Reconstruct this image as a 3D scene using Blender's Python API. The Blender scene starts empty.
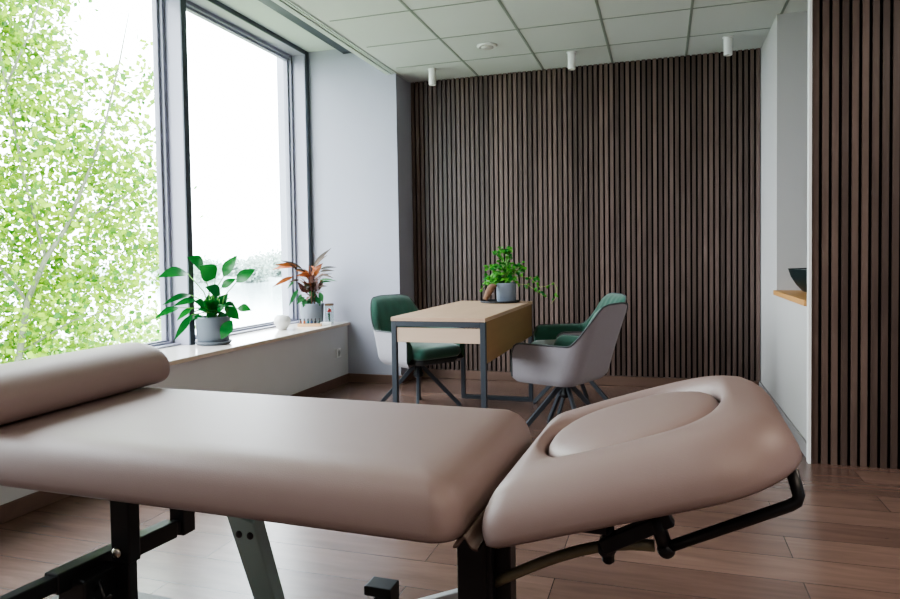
import bpy, math, random
from mathutils import Vector, Matrix, noise
random.seed(11)
sc = bpy.context.scene
COL = sc.collection
PI = math.pi
V = Vector

# ------------------------------------------------------------------ materials
def srgb(r, g, b):
    f = lambda c: (c/255/12.92) if c/255 <= .04045 else ((c/255+.055)/1.055)**2.4
    return (f(r), f(g), f(b), 1)

def mat(name, col, rough=.6, metal=0., spec=.5, var=.0, scale=6., bump=0., bscale=200., stretch=None, sheen=0., trans=0., coat=0.):
    m = bpy.data.materials.new(name); m.use_nodes = True
    nt = m.node_tree; N = nt.nodes; L = nt.links
    b = N['Principled BSDF']
    b.inputs['Base Color'].default_value = col
    b.inputs['Roughness'].default_value = rough
    b.inputs['Metallic'].default_value = metal
    b.inputs['Specular IOR Level'].default_value = spec
    b.inputs['Coat Weight'].default_value = coat
    if sheen:
        b.inputs['Sheen Weight'].default_value = sheen
    if trans:
        b.inputs['Transmission Weight'].default_value = trans
    tc = N.new('ShaderNodeTexCoord')
    src = tc.outputs['Object']
    if stretch:
        mp = N.new('ShaderNodeMapping'); mp.inputs['Scale'].default_value = stretch
        L.new(src, mp.inputs['Vector']); src = mp.outputs['Vector']
    if var:
        n = N.new('ShaderNodeTexNoise'); n.inputs['Scale'].default_value = scale; n.inputs['Detail'].default_value = 5
        L.new(src, n.inputs['Vector'])
        mx = N.new('ShaderNodeMix'); mx.data_type = 'RGBA'
        mx.inputs['A'].default_value = tuple(c*(1-var) for c in col[:3])+(1,)
        mx.inputs['B'].default_value = tuple(min(1, c*(1+var)) for c in col[:3])+(1,)
        L.new(n.outputs['Fac'], mx.inputs['Factor']); L.new(mx.outputs['Result'], b.inputs['Base Color'])
    if bump:
        n2 = N.new('ShaderNodeTexNoise'); n2.inputs['Scale'].default_value = bscale; n2.inputs['Detail'].default_value = 3
        L.new(src, n2.inputs['Vector'])
        bp = N.new('ShaderNodeBump'); bp.inputs['Strength'].default_value = bump; bp.inputs['Distance'].default_value = .002
        L.new(n2.outputs['Fac'], bp.inputs['Height']); L.new(bp.outputs['Normal'], b.inputs['Normal'])
    return m

def leaf_mat(name, c1, c2, rough=.35, trans=.35, island=True):
    m = bpy.data.materials.new(name); m.use_nodes = True
    nt = m.node_tree; N = nt.nodes; L = nt.links
    b = N['Principled BSDF']; out = N['Material Output']
    b.inputs['Roughness'].default_value = rough
    g = N.new('ShaderNodeNewGeometry')
    mx = N.new('ShaderNodeMix'); mx.data_type = 'RGBA'
    mx.inputs['A'].default_value = c1; mx.inputs['B'].default_value = c2
    L.new(g.outputs['Random Per Island'], mx.inputs['Factor'])
    L.new(mx.outputs['Result'], b.inputs['Base Color'])
    t = N.new('ShaderNodeBsdfTranslucent'); L.new(mx.outputs['Result'], t.inputs['Color'])
    ms = N.new('ShaderNodeMixShader'); ms.inputs['Fac'].default_value = trans
    L.new(b.outputs['BSDF'], ms.inputs[1]); L.new(t.outputs['BSDF'], ms.inputs[2])
    L.new(ms.outputs['Shader'], out.inputs['Surface'])
    return m

M = {}
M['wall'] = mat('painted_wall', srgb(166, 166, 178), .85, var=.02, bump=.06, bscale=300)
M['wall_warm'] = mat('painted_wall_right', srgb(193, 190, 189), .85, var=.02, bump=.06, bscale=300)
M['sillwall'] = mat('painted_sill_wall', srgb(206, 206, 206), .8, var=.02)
M['ceiltrim'] = mat('ceiling_border_paint', srgb(198, 205, 203), .8, var=.02)
M['frame'] = mat('window_frame_skylit', srgb(160, 158, 174), .4, metal=.0, spec=.5, var=.04, scale=3)  # lavender skylight on the frame sides is put into this colour
M['frame_dark'] = mat('window_gasket_dark', srgb(62, 68, 76), .5, var=.05)
M['stone'] = mat('sill_stone', srgb(235, 228, 222), .12, spec=.6, var=.05, scale=9)
M['stone_edge'] = mat('sill_stone_edge', srgb(205, 188, 170), .4, var=.1, scale=12)
M['leather'] = mat('taupe_leatherette', srgb(140, 122, 118), .46, spec=.5, var=.03, scale=3, bump=.12, bscale=420)
M['leather_dark'] = mat('taupe_leatherette_seam', srgb(84, 68, 60), .5, var=.05)
M['black'] = mat('black_painted_steel', srgb(24, 26, 28), .38, spec=.5, var=.1, scale=8)
M['chrome'] = mat('bright_steel', srgb(200, 196, 184), .25, metal=1., var=.03)
M['greengrey'] = mat('grey_green_steel', srgb(158, 182, 176), .42, spec=.5, var=.05, scale=6)
M['olive'] = mat('olive_steel_tube', srgb(122, 116, 94), .35, metal=.3, var=.08)
M['whitemetal'] = mat('white_painted_steel', srgb(226, 226, 226), .35, var=.03)
M['deskmetal'] = mat('anthracite_desk_steel', srgb(58, 64, 72), .45, var=.05)
M['shell'] = mat('grey_chair_fabric', srgb(142, 137, 143), .9, var=.05, scale=60, bump=.3, bscale=700, sheen=.2)
M['green'] = mat('green_velvet', srgb(24, 80, 64), .75, var=.12, scale=14, sheen=.5, bump=.1, bscale=300)
M['piping'] = mat('dark_chair_piping', srgb(70, 74, 76), .7, var=.05)
M['pot'] = mat('grey_glazed_pot', srgb(98, 105, 114), .45, var=.03, scale=10)
M['pot_light'] = mat('pale_grey_pot', srgb(120, 126, 136), .5, var=.03, scale=10)
M['pot_blue'] = mat('blue_grey_pot', srgb(126, 136, 152), .5, var=.03, scale=10)
M['soil'] = mat('potting_soil', srgb(60, 45, 36), .95, var=.3, scale=80)
M['ceramic'] = mat('white_ceramic', srgb(206, 203, 200), .35, var=.02)
M['tray'] = mat('dark_slate_tray', srgb(42, 42, 46), .5, var=.1)
M['bowl'] = mat('dark_stone_bowl', srgb(30, 42, 42), .35, var=.2, scale=15)
M['driftwood'] = mat('brown_bark', srgb(112, 84, 66), .8, var=.25, scale=25)
M['lightwood'] = mat('pale_wood', srgb(214, 172, 130), .6, var=.1, scale=20, stretch=(1, 8, 8))
M['whiteplastic'] = mat('white_plastic', srgb(236, 236, 234), .4, var=.01)
M['red'] = mat('red_petal', srgb(190, 52, 44), .6, var=.2, scale=30)
M['bark'] = mat('pale_tree_bark', srgb(84, 90, 70), .9, var=.25, scale=14, stretch=(1, 1, .25))
M['stem'] = mat('plant_stem', srgb(96, 150, 66), .5, var=.1)
M['vine'] = mat('pale_vine_stem', srgb(150, 158, 96), .5, var=.1)
M['lf_peace'] = leaf_mat('dark_green_leaf', srgb(8, 84, 34), srgb(26, 128, 44), .3, .14)
M['lf_desk'] = leaf_mat('fresh_green_leaf', srgb(22, 104, 36), srgb(92, 165, 56), .4, .2)
M['lf_orange'] = leaf_mat('orange_leaf', srgb(128, 70, 26), srgb(176, 96, 56), .4, .1)
M['lf_dark'] = leaf_mat('dark_bronze_leaf', srgb(40, 38, 34), srgb(76, 56, 42), .65, .05)
M['lf_mauve'] = leaf_mat('mauve_leaf', srgb(92, 64, 62), srgb(128, 84, 74), .4, .08)
M['lf_green2'] = leaf_mat('deep_green_leaf', srgb(20, 76, 40), srgb(52, 112, 60), .4, .12)
M['lf_tree'] = leaf_mat('yellow_green_leaf', srgb(36, 96, 14), srgb(150, 182, 30), .5, .45)
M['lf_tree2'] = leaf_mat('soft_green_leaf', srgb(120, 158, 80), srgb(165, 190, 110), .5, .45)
M['lf_far'] = leaf_mat('hazy_far_leaf', srgb(150, 168, 160), srgb(176, 188, 178), .8, .3)  # distance haze is mixed into the pale leaf colours
M['grass'] = mat('bank_grass', srgb(120, 130, 100), .95, var=.25, scale=2)
M['hill'] = mat('hazy_hill', srgb(170, 182, 182), .95, var=.06, scale=.05)  # paleness of distance haze is part of the hill colour

def mat_amber(name, col):
    return mat(name, col, .15, spec=.6, var=.05)

# clear glass: mostly transparent, with a Fresnel reflection
def glass_mat(name, tint=(1, 1, 1, 1), ior=1.45):
    m = bpy.data.materials.new(name); m.use_nodes = True
    nt = m.node_tree; N = nt.nodes; L = nt.links; N.remove(N['Principled BSDF']); out = N['Material Output']
    t = N.new('ShaderNodeBsdfTransparent'); t.inputs['Color'].default_value = tint
    g = N.new('ShaderNodeBsdfGlossy'); g.inputs['Roughness'].default_value = .02
    lw = N.new('ShaderNodeLayerWeight'); lw.inputs['Blend'].default_value = .5
    pw = N.new('ShaderNodeMath'); pw.operation = 'POWER'; pw.inputs[1].default_value = 5
    L.new(lw.outputs['Facing'], pw.inputs[0])
    f = N.new('ShaderNodeMapRange'); f.inputs['To Min'].default_value = .02; f.inputs['To Max'].default_value = .6
    L.new(pw.outputs['Value'], f.inputs['Value'])
    x = N.new('ShaderNodeMixShader')
    L.new(f.outputs['Result'], x.inputs['Fac']); L.new(t.outputs['BSDF'], x.inputs[1]); L.new(g.outputs['BSDF'], x.inputs[2])
    L.new(x.outputs['Shader'], out.inputs['Surface'])
    return m
M['glass'] = glass_mat('window_glass', (.985, 1, .99, 1), 1.2)
M['jarglass'] = glass_mat('jar_glass', (.9, .93, .92, 1), 1.45)

# laminate floor: long planks running across the room
def floor_mat():
    m = bpy.data.materials.new('laminate_planks'); m.use_nodes = True
    nt = m.node_tree; N = nt.nodes; L = nt.links; b = N['Principled BSDF']
    tc = N.new('ShaderNodeTexCoord')
    mp = N.new('ShaderNodeMapping'); mp.inputs['Location'].default_value = (.35, .055, 0)
    L.new(tc.outputs['Object'], mp.inputs['Vector'])
    br = N.new('ShaderNodeTexBrick')
    br.offset = .37; br.offset_frequency = 2; br.squash = 1
    br.inputs['Scale'].default_value = 1.0
    br.inputs['Brick Width'].default_value = 1.25; br.inputs['Row Height'].default_value = .19
    br.inputs['Mortar Size'].default_value = .0016; br.inputs['Mortar Smooth'].default_value = .1
    br.inputs['Color1'].default_value = (0, 0, 0, 1); br.inputs['Color2'].default_value = (1, 1, 1, 1)
    br.inputs['Mortar'].default_value = (.5, .5, .5, 1)
    L.new(mp.outputs['Vector'], br.inputs['Vector'])
    rgb = N.new('ShaderNodeMix'); rgb.data_type = 'RGBA'
    rgb.inputs['A'].default_value = srgb(104, 82, 74); rgb.inputs['B'].default_value = srgb(124, 100, 90)
    L.new(br.outputs['Color'], rgb.inputs['Factor'])
    # grain
    mp2 = N.new('ShaderNodeMapping'); mp2.inputs['Scale'].default_value = (1.2, 9, 9)
    L.new(tc.outputs['Object'], mp2.inputs['Vector'])
    n = N.new('ShaderNodeTexNoise'); n.inputs['Scale'].default_value = 2.2; n.inputs['Detail'].default_value = 8; n.inputs['Roughness'].default_value = .6
    n.inputs['Distortion'].default_value = .6
    L.new(mp2.outputs['Vector'], n.inputs['Vector'])
    cr = N.new('ShaderNodeValToRGB'); cr.color_ramp.elements[0].position = .3; cr.color_ramp.elements[0].color = (.72, .71, .71, 1)
    cr.color_ramp.elements[1].position = .72; cr.color_ramp.elements[1].color = (1.1, 1.08, 1.07, 1)
    L.new(n.outputs['Fac'], cr.inputs['Fac'])
    mu = N.new('ShaderNodeMix'); mu.data_type = 'RGBA'; mu.blend_type = 'MULTIPLY'; mu.inputs['Factor'].default_value = 1
    L.new(rgb.outputs['Result'], mu.inputs['A']); L.new(cr.outputs['Color'], mu.inputs['B'])
    seam = N.new('ShaderNodeMix'); seam.data_type = 'RGBA'; seam.inputs['B'].default_value = srgb(58, 44, 40)
    L.new(br.outputs['Fac'], seam.inputs['Factor']); L.new(mu.outputs['Result'], seam.inputs['A'])
    L.new(seam.outputs['Result'], b.inputs['Base Color'])
    b.inputs['Roughness'].default_value = .27; b.inputs['Specular IOR Level'].default_value = .8
    bp = N.new('ShaderNodeBump'); bp.inputs['Strength'].default_value = .25; bp.inputs['Distance'].default_value = .001; bp.invert = True
    L.new(br.outputs['Fac'], bp.inputs['Height']); L.new(bp.outputs['Normal'], b.inputs['Normal'])
    return m
M['floor'] = floor_mat()

# wood with grain along a chosen axis and a tone per slat / board
def wood_mat(name, ca, cb, axis='Z', rough=.55, scale=3., island=True, dark=.6):
    m = bpy.data.materials.new(name); m.use_nodes = True
    nt = m.node_tree; N = nt.nodes; L = nt.links; b = N['Principled BSDF']
    tc = N.new('ShaderNodeTexCoord'); mp = N.new('ShaderNodeMapping')
    s = {'X': (.12, 1, 1), 'Y': (1, .12, 1), 'Z': (1, 1, .12)}[axis]
    mp.inputs['Scale'].default_value = tuple(scale*8*k for k in s)
    L.new(tc.outputs['Object'], mp.inputs['Vector'])
    n = N.new('ShaderNodeTexNoise'); n.inputs['Scale'].default_value = 1; n.inputs['Detail'].default_value = 7; n.inputs['Distortion'].default_value = .8
    L.new(mp.outputs['Vector'], n.inputs['Vector'])
    mx = N.new('ShaderNodeMix'); mx.data_type = 'RGBA'; mx.inputs['A'].default_value = ca; mx.inputs['B'].default_value = cb
    L.new(n.outputs['Fac'], mx.inputs['Factor'])
    last = mx.outputs['Result']
    if island:
        g = N.new('ShaderNodeNewGeometry')
        mr = N.new('ShaderNodeMapRange'); mr.inputs['To Min'].default_value = dark; mr.inputs['To Max'].default_value = 1.25
        L.new(g.outputs['Random Per Island'], mr.inputs['Value'])
        hv = N.new('ShaderNodeHueSaturation'); L.new(mr.outputs['Result'], hv.inputs['Value']); L.new(last, hv.inputs['Color'])
        last = hv.outputs['Color']
    L.new(last, b.inputs['Base Color']); b.inputs['Roughness'].default_value = rough
    return m
M['walnut'] = wood_mat('walnut_slats', srgb(62, 50, 45), srgb(110, 92, 84), 'Z', .42, 2.2)
M['walnut_back'] = wood_mat('walnut_slats_back_wall', srgb(72, 58, 53), srgb(124, 105, 98), 'Z', .40, 2.2)
M['felt'] = mat('black_felt', srgb(14, 14, 15), .95, var=.1)
M['oak'] = wood_mat('oak_board', srgb(182, 152, 128), srgb(202, 172, 148), 'Y', .5, 1.5, False)
M['oak_x'] = wood_mat('oak_board_front', srgb(190, 163, 142), srgb(208, 182, 160), 'X', .5, 1.5, False)
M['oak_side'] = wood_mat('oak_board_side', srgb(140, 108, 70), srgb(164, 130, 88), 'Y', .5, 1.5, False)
M['counterwood'] = wood_mat('counter_wood', srgb(190, 138, 84), srgb(214, 164, 106), 'Y', .5, 1.5, False)
M['basewood'] = wood_mat('baseboard_wood', srgb(96, 74, 64), srgb(124, 98, 86), 'X', .5, 1.2, False)

# mineral-fibre ceiling tiles between thin grey rails
def ceil_mat():
    m = bpy.data.materials.new('ceiling_tiles'); m.use_nodes = True
    nt = m.node_tree; N = nt.nodes; L = nt.links; b = N['Principled BSDF']
    tc = N.new('ShaderNodeTexCoord'); sp = N.new('ShaderNodeSeparateXYZ'); L.new(tc.outputs['Object'], sp.inputs['Vector'])
    n = N.new('ShaderNodeTexNoise'); n.inputs['Scale'].default_value = 1.3
    L.new(tc.outputs['Object'], n.inputs['Vector'])
    mx = N.new('ShaderNodeMix'); mx.data_type = 'RGBA'
    mx.inputs['A'].default_value = srgb(208, 211, 210); mx.inputs['B'].default_value = srgb(215, 218, 217)
    L.new(n.outputs['Fac'], mx.inputs['Factor'])
    L.new(mx.outputs['Result'], b.inputs['Base Color']); b.inputs['Roughness'].default_value = .9
    n2 = N.new('ShaderNodeTexNoise'); n2.inputs['Scale'].default_value = 160
    L.new(tc.outputs['Object'], n2.inputs['Vector'])
    bp = N.new('ShaderNodeBump'); bp.inputs['Strength'].default_value = .1; L.new(n2.outputs['Fac'], bp.inputs['Height']); L.new(bp.outputs['Normal'], b.inputs['Normal'])
    return m
M['tile'] = ceil_mat()
M['rail'] = mat('ceiling_rail', srgb(150, 158, 152), .6, var=.03)

def water_mat():
    m = bpy.data.materials.new('calm_lake_water'); m.use_nodes = True
    nt = m.node_tree; N = nt.nodes; L = nt.links; b = N['Principled BSDF']
    b.inputs['Base Color'].default_value = srgb(170, 185, 190); b.inputs['Roughness'].default_value = .12
    b.inputs['Specular IOR Level'].default_value = .7
    tc = N.new('ShaderNodeTexCoord'); n = N.new('ShaderNodeTexNoise'); n.inputs['Scale'].default_value = .8
    L.new(tc.outputs['Object'], n.inputs['Vector'])
    bp = N.new('ShaderNodeBump'); bp.inputs['Strength'].default_value = .1; L.new(n.outputs['Fac'], bp.inputs['Height']); L.new(bp.outputs['Normal'], b.inputs['Normal'])
    return m
M['water'] = water_mat()

# ------------------------------------------------------------------ mesh builder
class MB:
    def __init__(s): s.v = []; s.f = []; s.m = []; s.s = []
    def add(s, vs, fs, mi=0, smooth=False):
        o = len(s.v); s.v += [tuple(p) for p in vs]
        for f in fs: s.f.append(tuple(i+o for i in f)); s.m.append(mi); s.s.append(smooth)
        return s
    def box(s, x0, x1, y0, y1, z0, z1, mi=0, mtx=None):
        vs = [V((x, y, z)) for z in (z0, z1) for y in (y0, y1) for x in (x0, x1)]
        if mtx is not None: vs = [mtx @ p for p in vs]
        return s.add(vs, [(0, 2, 3, 1), (4, 5, 7, 6), (0, 1, 5, 4), (2, 6, 7, 3), (0, 4, 6, 2), (1, 3, 7, 5)], mi)
    def bar(s, a, b, w, h, up=V((0, 0, 1)), mi=0):
        a = V(a); b = V(b); d = (b-a).normalized(); up = V(up)
        r = d.cross(up)
        if r.length < 1e-4: r = d.cross(V((1, 0, 0)))
        r.normalize(); u = r.cross(d)
        vs = [p+r*(sx*w/2)+u*(sz*h/2) for p in (a, b) for sx, sz in ((-1, -1), (1, -1), (1, 1), (-1, 1))]
        return s.add(vs, [(0, 1, 2, 3), (7, 6, 5, 4), (0, 4, 5, 1), (1, 5, 6, 2), (2, 6, 7, 3), (3, 7, 4, 0)], mi)
    def tube(s, pts, rad, n=10, mi=0, caps=True):
        pts = [V(p) for p in pts]; rads = rad if isinstance(rad, (list, tuple)) else [rad]*len(pts)
        rings = []; prev = None
        for i, p in enumerate(pts):
            d = (pts[min(i+1, len(pts)-1)]-pts[max(i-1, 0)]).normalized()
            if prev is None:
                r = d.cross(V((0, 0, 1)))
                if r.length < 1e-3: r = d.cross(V((1, 0, 0)))
            else:
                r = prev-d*prev.dot(d)
            r.normalize(); prev = r; u = d.cross(r)
            rings.append([p+(r*math.cos(2*PI*k/n)+u*math.sin(2*PI*k/n))*rads[i] for k in range(n)])
        return s.loft(rings, caps, caps, mi)
    def loft(s, rings, cap0=True, cap1=True, mi=0, smooth=True, closed=True):
        n = len(rings[0]); vs = [p for r in rings for p in r]; fs = []
        for i in range(len(rings)-1):
            for k in range(n if closed else n-1):
                k2 = (k+1) % n
                fs.append((i*n+k, i*n+k2, (i+1)*n+k2, (i+1)*n+k))
        if cap0: fs.append(tuple(reversed(range(n))))
        if cap1: fs.append(tuple((len(rings)-1)*n+k for k in range(n)))
        return s.add(vs, fs, mi, smooth)
    def lathe(s, prof, n=32, c=(0, 0, 0), mi=0, smooth=True, cap0=True, cap1=True):
        c = V(c)
        return s.loft([[c+V((r*math.cos(2*PI*k/n), r*math.sin(2*PI*k/n), z)) for k in range(n)] for r, z in prof], cap0, cap1, mi, smooth)
    def sphere(s, c, r, mi=0, n=16, sc=(1, 1, 1)):
        c = V(c); rings = []
        for i in range(1, n//2):
            t = PI*i/(n//2)
            rings.append([c+V((r*sc[0]*math.sin(t)*math.cos(2*PI*k/n), r*sc[1]*math.sin(t)*math.sin(2*PI*k/n), -r*sc[2]*math.cos(t))) for k in range(n)])
        return s.loft(rings, True, True, mi)
    def leaf(s, base, tip, width, normal, curl=.12, mi=0, n=6, shape=.9, fold=.18):
        base = V(base); tip = V(tip); d = tip-base; ln = d.length; d.normalize()
        nr = V(normal); nr = nr-d*nr.dot(d)
        if nr.length < 1e-3: nr = d.orthogonal()
        nr.normalize(); sd = d.cross(nr)
        vs = []; fs = []
        for i in range(n+1):
            t = i/n
            w = width/2*math.sin(PI*min(1, max(.0, t))**shape) if 0 < i < n else width*.02
            c = base+d*(ln*t)+nr*(curl*ln*(math.sin(PI*t)-.0)-curl*.6*ln*t*t)
            vs += [c-sd*w+nr*(w*fold), c, c+sd*w+nr*(w*fold)]
        for i in range(n):
            a = 3*i
            fs += [(a, a+1, a+4, a+3), (a+1, a+2, a+5, a+4)]
        return s.add(vs, fs, mi, True)
    def build(s, name, mats, parent=None, bevel=0., seg=2, loc=None, rotz=None, auto=None):
        me = bpy.data.meshes.new(name); me.from_pydata(s.v, [], s.f)
        me.polygons.foreach_set('material_index', s.m); me.polygons.foreach_set('use_smooth', s.s)
        for m in (mats if isinstance(mats, (list, tuple)) else [mats]): me.materials.append(M[m] if isinstance(m, str) else m)
        me.update()
        o = bpy.data.objects.new(name, me); COL.objects.link(o)
        if parent is not None: o.parent = parent
        if loc is not None: o.location = loc
        if rotz is not None: o.rotation_euler = (0, 0, rotz)
        if bevel:
            b = o.modifiers.new('edge', 'BEVEL'); b.width = bevel; b.segments = seg; b.limit_method = 'ANGLE'; b.angle_limit = math.radians(40)
        return o

def tag(o, label=None, cat=None, group=None, kind=None):
    if label: o['label'] = label
    if cat: o['category'] = cat
    if group: o['group'] = group
    if kind: o['kind'] = kind
    return o
def empty(name, loc, rotz=0, label=None, cat=None, group=None):
    o = bpy.data.objects.new(name, None); COL.objects.link(o); o.location = loc; o.rotation_euler = (0, 0, rotz)
    o.empty_display_size = .1
    return tag(o, label, cat, group)
def struct(name, mb, m, parent=None, bevel=0., label=None, **k):
    o = mb.build(name, m, parent, bevel, **k)
    if parent is None:
        o['kind'] = 'structure'
        if label: o['label'] = label
    return o
def copy_tree(o, parent=None):
    c = o.copy(); COL.objects.link(c); c.parent = parent
    for ch in list(o.children): copy_tree(ch, c)
    return c

# ------------------------------------------------------------------ camera (solved from the room's straight lines)
CAM = V((0, 0, 1.085))
cr = V((.9534908, .30104095, -.01515385)); cu = V((.0042699, .03677955, .99931428)); cf = V((-.30139187, .95290168, -.03378355))
cam = bpy.data.cameras.new('camera'); co = bpy.data.objects.new('camera', cam); COL.objects.link(co)
co.matrix_world = Matrix(((cr.x, cu.x, -cf.x, CAM.x), (cr.y, cu.y, -cf.y, CAM.y), (cr.z, cu.z, -cf.z, CAM.z), (0, 0, 0, 1)))
cam.sensor_width = 36; cam.lens = 671.9/900*36; cam.shift_y = -(299.5-279.99)/900; cam.clip_start = .02; cam.clip_end = 3000
sc.camera = co

# ------------------------------------------------------------------ the room
XS = -2.65      # face of the sill wall
XG = -3.15      # glass
YP = 5.36       # pier facing the camera
YB = 5.70       # face of the slat cladding
XR = .73        # right wall
H = 2.655; HS = 2.915
YF = -2.6       # wall behind the camera
XE = 3.2        # far right of the room behind the slat panel
ZS = .53

struct('floor', MB().box(-3.3, XE, YF-.1, 6.0, -.1, 0), 'floor')
struct('ceiling', MB().box(-2.23, XE+.2, YF-.2, 6.0, H+.002, H+.12), 'tile')
# exposed rails of the tile grid
g = MB()
for x in (-1.52, -.95, -.382, .187, .755, 1.32, 1.89, 2.46): g.box(x-.0085, x+.0085, YF, YB+.02, H-.001, H+.004)
for k in range(-13, 2):
    y = 5.226+k*.585
    g.box(-2.09, XE, y-.006, y+.006, H-.0006, H+.004)
struct('trim_1', g, 'rail', label='grey rails of the tiled ceiling')
# plain border board along the window side of the ceiling, edged by two fine grooves
g = MB()
g.box(-2.232, -2.19, YF, YP+.3, H-.012, H+.01); g.box(-2.182, -2.165, YF, YP+.3, H-.006, H+.01); g.box(-2.158, -2.145, YF, YP+.3, H-.006, H+.01)
g.box(-2.235, -2.14, YF, YP+.3, H-.001, HS+.1)
struct('trim_2', g, 'ceiltrim', label='stepped border of the lower ceiling on the window side')
struct('trim_3', MB().box(-3.2, -2.2, YF-.2, YP+.3, HS, HS+.1), 'ceiltrim', label='raised strip of ceiling above the windows')
tag(MB().box(-2.63, -2.50, YF+.1, YP-.01, HS-.055, HS-.001).build('blind_track', 'frame_dark', bevel=.004),
    'dark blind track running along the raised ceiling strip above the windows', 'blind track')

# pier between the window and the slat wall
struct('wall_back', MB().box(-3.3, -2.15, YP, YB+.3, 0, HS).box(-2.16, .9, YB+.03, YB+.2, 0, H+.02), 'wall')
struct('wall_left', MB().box(-3.3, XS, YF, YP, 0, ZS-.029).box(-3.3, -2.80, YF, .57, ZS-.029, HS), 'sillwall')  # unseen upper part behind camera added, keeping window light off the cushions' near sides
struct('wall_front', MB().box(-3.3, XE+.2, YF-.1, YF, 0, HS), 'wall')
struct('wall_far_right', MB().box(XE, XE+.1, YF, 6, 0, H+.02), 'wall')
# right wall: solid by the slat wall, then a recess with a half-height wall under the wooden counter
struct('wall_right', MB().box(XR, 1.9, 4.946, YB+.3, 0, H+.02), 'wall_warm')
struct('wall_low', MB().box(XR, XR+.12, 3.921, 4.945, 0, .799), 'wall_warm')
struct('wall_recess', MB().box(1.801, 1.9, 3.921, 4.945, 0, H+.02), 'wall_warm')
struct('wall_panel', MB().box(.735, XE+.1, 3.845, 3.92, 0, H+.02), 'wall_warm')
# window sill board
g = MB(); g.box(-3.2, XS+.025, .571, YP-.001, ZS-.028, ZS)
o = struct('trim_4', g, 'stone', label='pale stone window sill', bevel=.004)
struct('trim_5', MB().box(XS+.0255, XS+.0265, .571, YP-.001, ZS-.025, ZS-.004), 'stone_edge', label='beige front edge of the window sill')
# baseboards
struct('baseboard_left', MB().box(XS, XS+.014, YF, YP, 0, .075), 'basewood', bevel=.003)
struct('baseboard_back', MB().box(XS+.014, -2.136, YP-.014, YP, 0, .075).box(-2.15, -2.136, YP, YB, 0, .075).box(-2.136, XR-.014, YB-.002, YB+.03, 0, .078), 'basewood', bevel=.003)
struct('baseboard_right', MB().box(XR-.014, XR, 3.846, YB, 0, .078), mat('grey_baseboard', srgb(150, 146, 146), .6, var=.03), bevel=.003)

# slat cladding: walnut slats on black felt
def slats(x0, x1, yf, z0, z1, pitch, w, d=.022):
    m = MB(); n = int((x1-x0)/pitch)
    m.box(x0, x1, yf+d, yf+d+.008, z0, z1, 1)
    for i in range(n+1):
        x = x0+.004+i*pitch
        if x+w > x1+.002: break
        m.box(x, x+w, yf+random.uniform(-.0006, .0006), yf+d, z0, z1, 0)
    return m
struct('trim_6', slats(-2.149, .722, YB, .08, H, .0424, .0275), ['walnut_back', 'felt'], label='walnut slat cladding on the wall behind the desk')
struct('trim_7', slats(.722, 3.1, 3.81, .0, H, .0440, .0290), ['walnut', 'felt'], label='walnut slat panel on the right beside the recess')
struct('trim_8', MB().box(.709, .7215, 3.80, 3.845, 0, H), 'whiteplastic', label='thin white edge strip of the right slat panel')

# windows: deep grey frames, panes set at the outer side
XI = -2.975
mull = [.57, 2.13, 3.70, 5.30]
T = .05
for i in range(3):
    y0 = mull[i]+T if i else mull[i]+T
    y1 = mull[i+1]
    w = MB()
    w.box(XG-.02, XI-.01, y0-T, y0, ZS, HS, 0)                     # mullion on the near side of the pane
    w.box(XI-.012, XI, y0-T, y0+.001, ZS, HS, 1)
    if i == 2:
        w.box(XG-.02, XI-.01, y1, YP, ZS, HS, 0); w.box(XI-.012, XI+.0, y1+.01, YP, ZS, HS, 1)
    w.box(XG-.02, XI-.01, y0, y1, HS-.035, HS, 0); w.box(XI-.012, XI, y0, y1, HS-.035, HS, 1)
    w.box(XG-.02, XG+.10, y0, y1, ZS, ZS+.012, 0)
    # sash profiles around the glass
    for (a, b, c) in ((.0, .026, .045), (.026, .045, .02)):
        w.box(XG-.02, XG+c, y0+a, y0+b, ZS+.012, HS-.035, 2); w.box(XG-.02, XG+c, y1-b, y1-a, ZS+.012, HS-.035, 2)
        w.box(XG-.02, XG+c, y0+b, y1-b, HS-.035-b, HS-.035-a, 2); w.box(XG-.02, XG+c, y0+b, y1-b, ZS+.012+a*.5, ZS+.012+b*.5, 2)
    wo = struct('window_%d' % (i+1), w, ['frame', 'frame_dark', mat('sash_metal_%d' % i, srgb(132, 132, 146), .4, var=.03)], bevel=.002)
    gl = MB().box(XG-.004, XG+.004, y0+.04, y1-.04, ZS+.03, HS-.07)
    gl.build('window_pane', 'glass', wo)

# ------------------------------------------------------------------ things on walls and ceiling
def spot(loc, label):
    t = empty('ceiling_spotlight', loc, 0, label, 'ceiling light', 'white cylinder spots on the ceiling')
    MB().lathe([(.04, 0), (.04, -.006), (.03, -.008)], 24).build('mounting_plate', 'whiteplastic', t)
    MB().lathe([(.028, -.006), (.030, -.012), (.030, -.128), (.027, -.132), (.022, -.131), (.021, -.12)], 28).build('lamp_body', 'whiteplastic', t)
    MB().lathe([(.020, -.121), (.001, -.118)], 20).build('lamp_lens', 'ceramic', t)
    return t
spot((-1.823, 5.36, H), 'white cylinder ceiling spot nearest the window pier')
spot((-.662, 5.30, H), 'white cylinder ceiling spot above the middle of the slat wall')
spot((.463, 5.33, H), 'white cylinder ceiling spot by the right wall corner')
t = empty('smoke_detector', (-1.236, 4.91, H), 0, 'round white detector with a ringed face in a ceiling tile', 'smoke detector')
MB().lathe([(.075, 0), (.075, -.008), (.068, -.014), (.056, -.016), (.054, -.008)], 36).build('outer_ring', 'whiteplastic', t)
MB().lathe([(.048, -.006), (.048, -.018), (.036, -.024), (.001, -.025)], 36).build('detector_cap', 'ceramic', t)
t = empty('wall_socket', (XS+.001, 5.17, .28), 0, 'white wall socket low on the sill wall by the corner', 'socket')
MB().box(0, .009, -.04, .04, -.04, .04).build('cover_plate', 'whiteplastic', t, bevel=.004)
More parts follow.
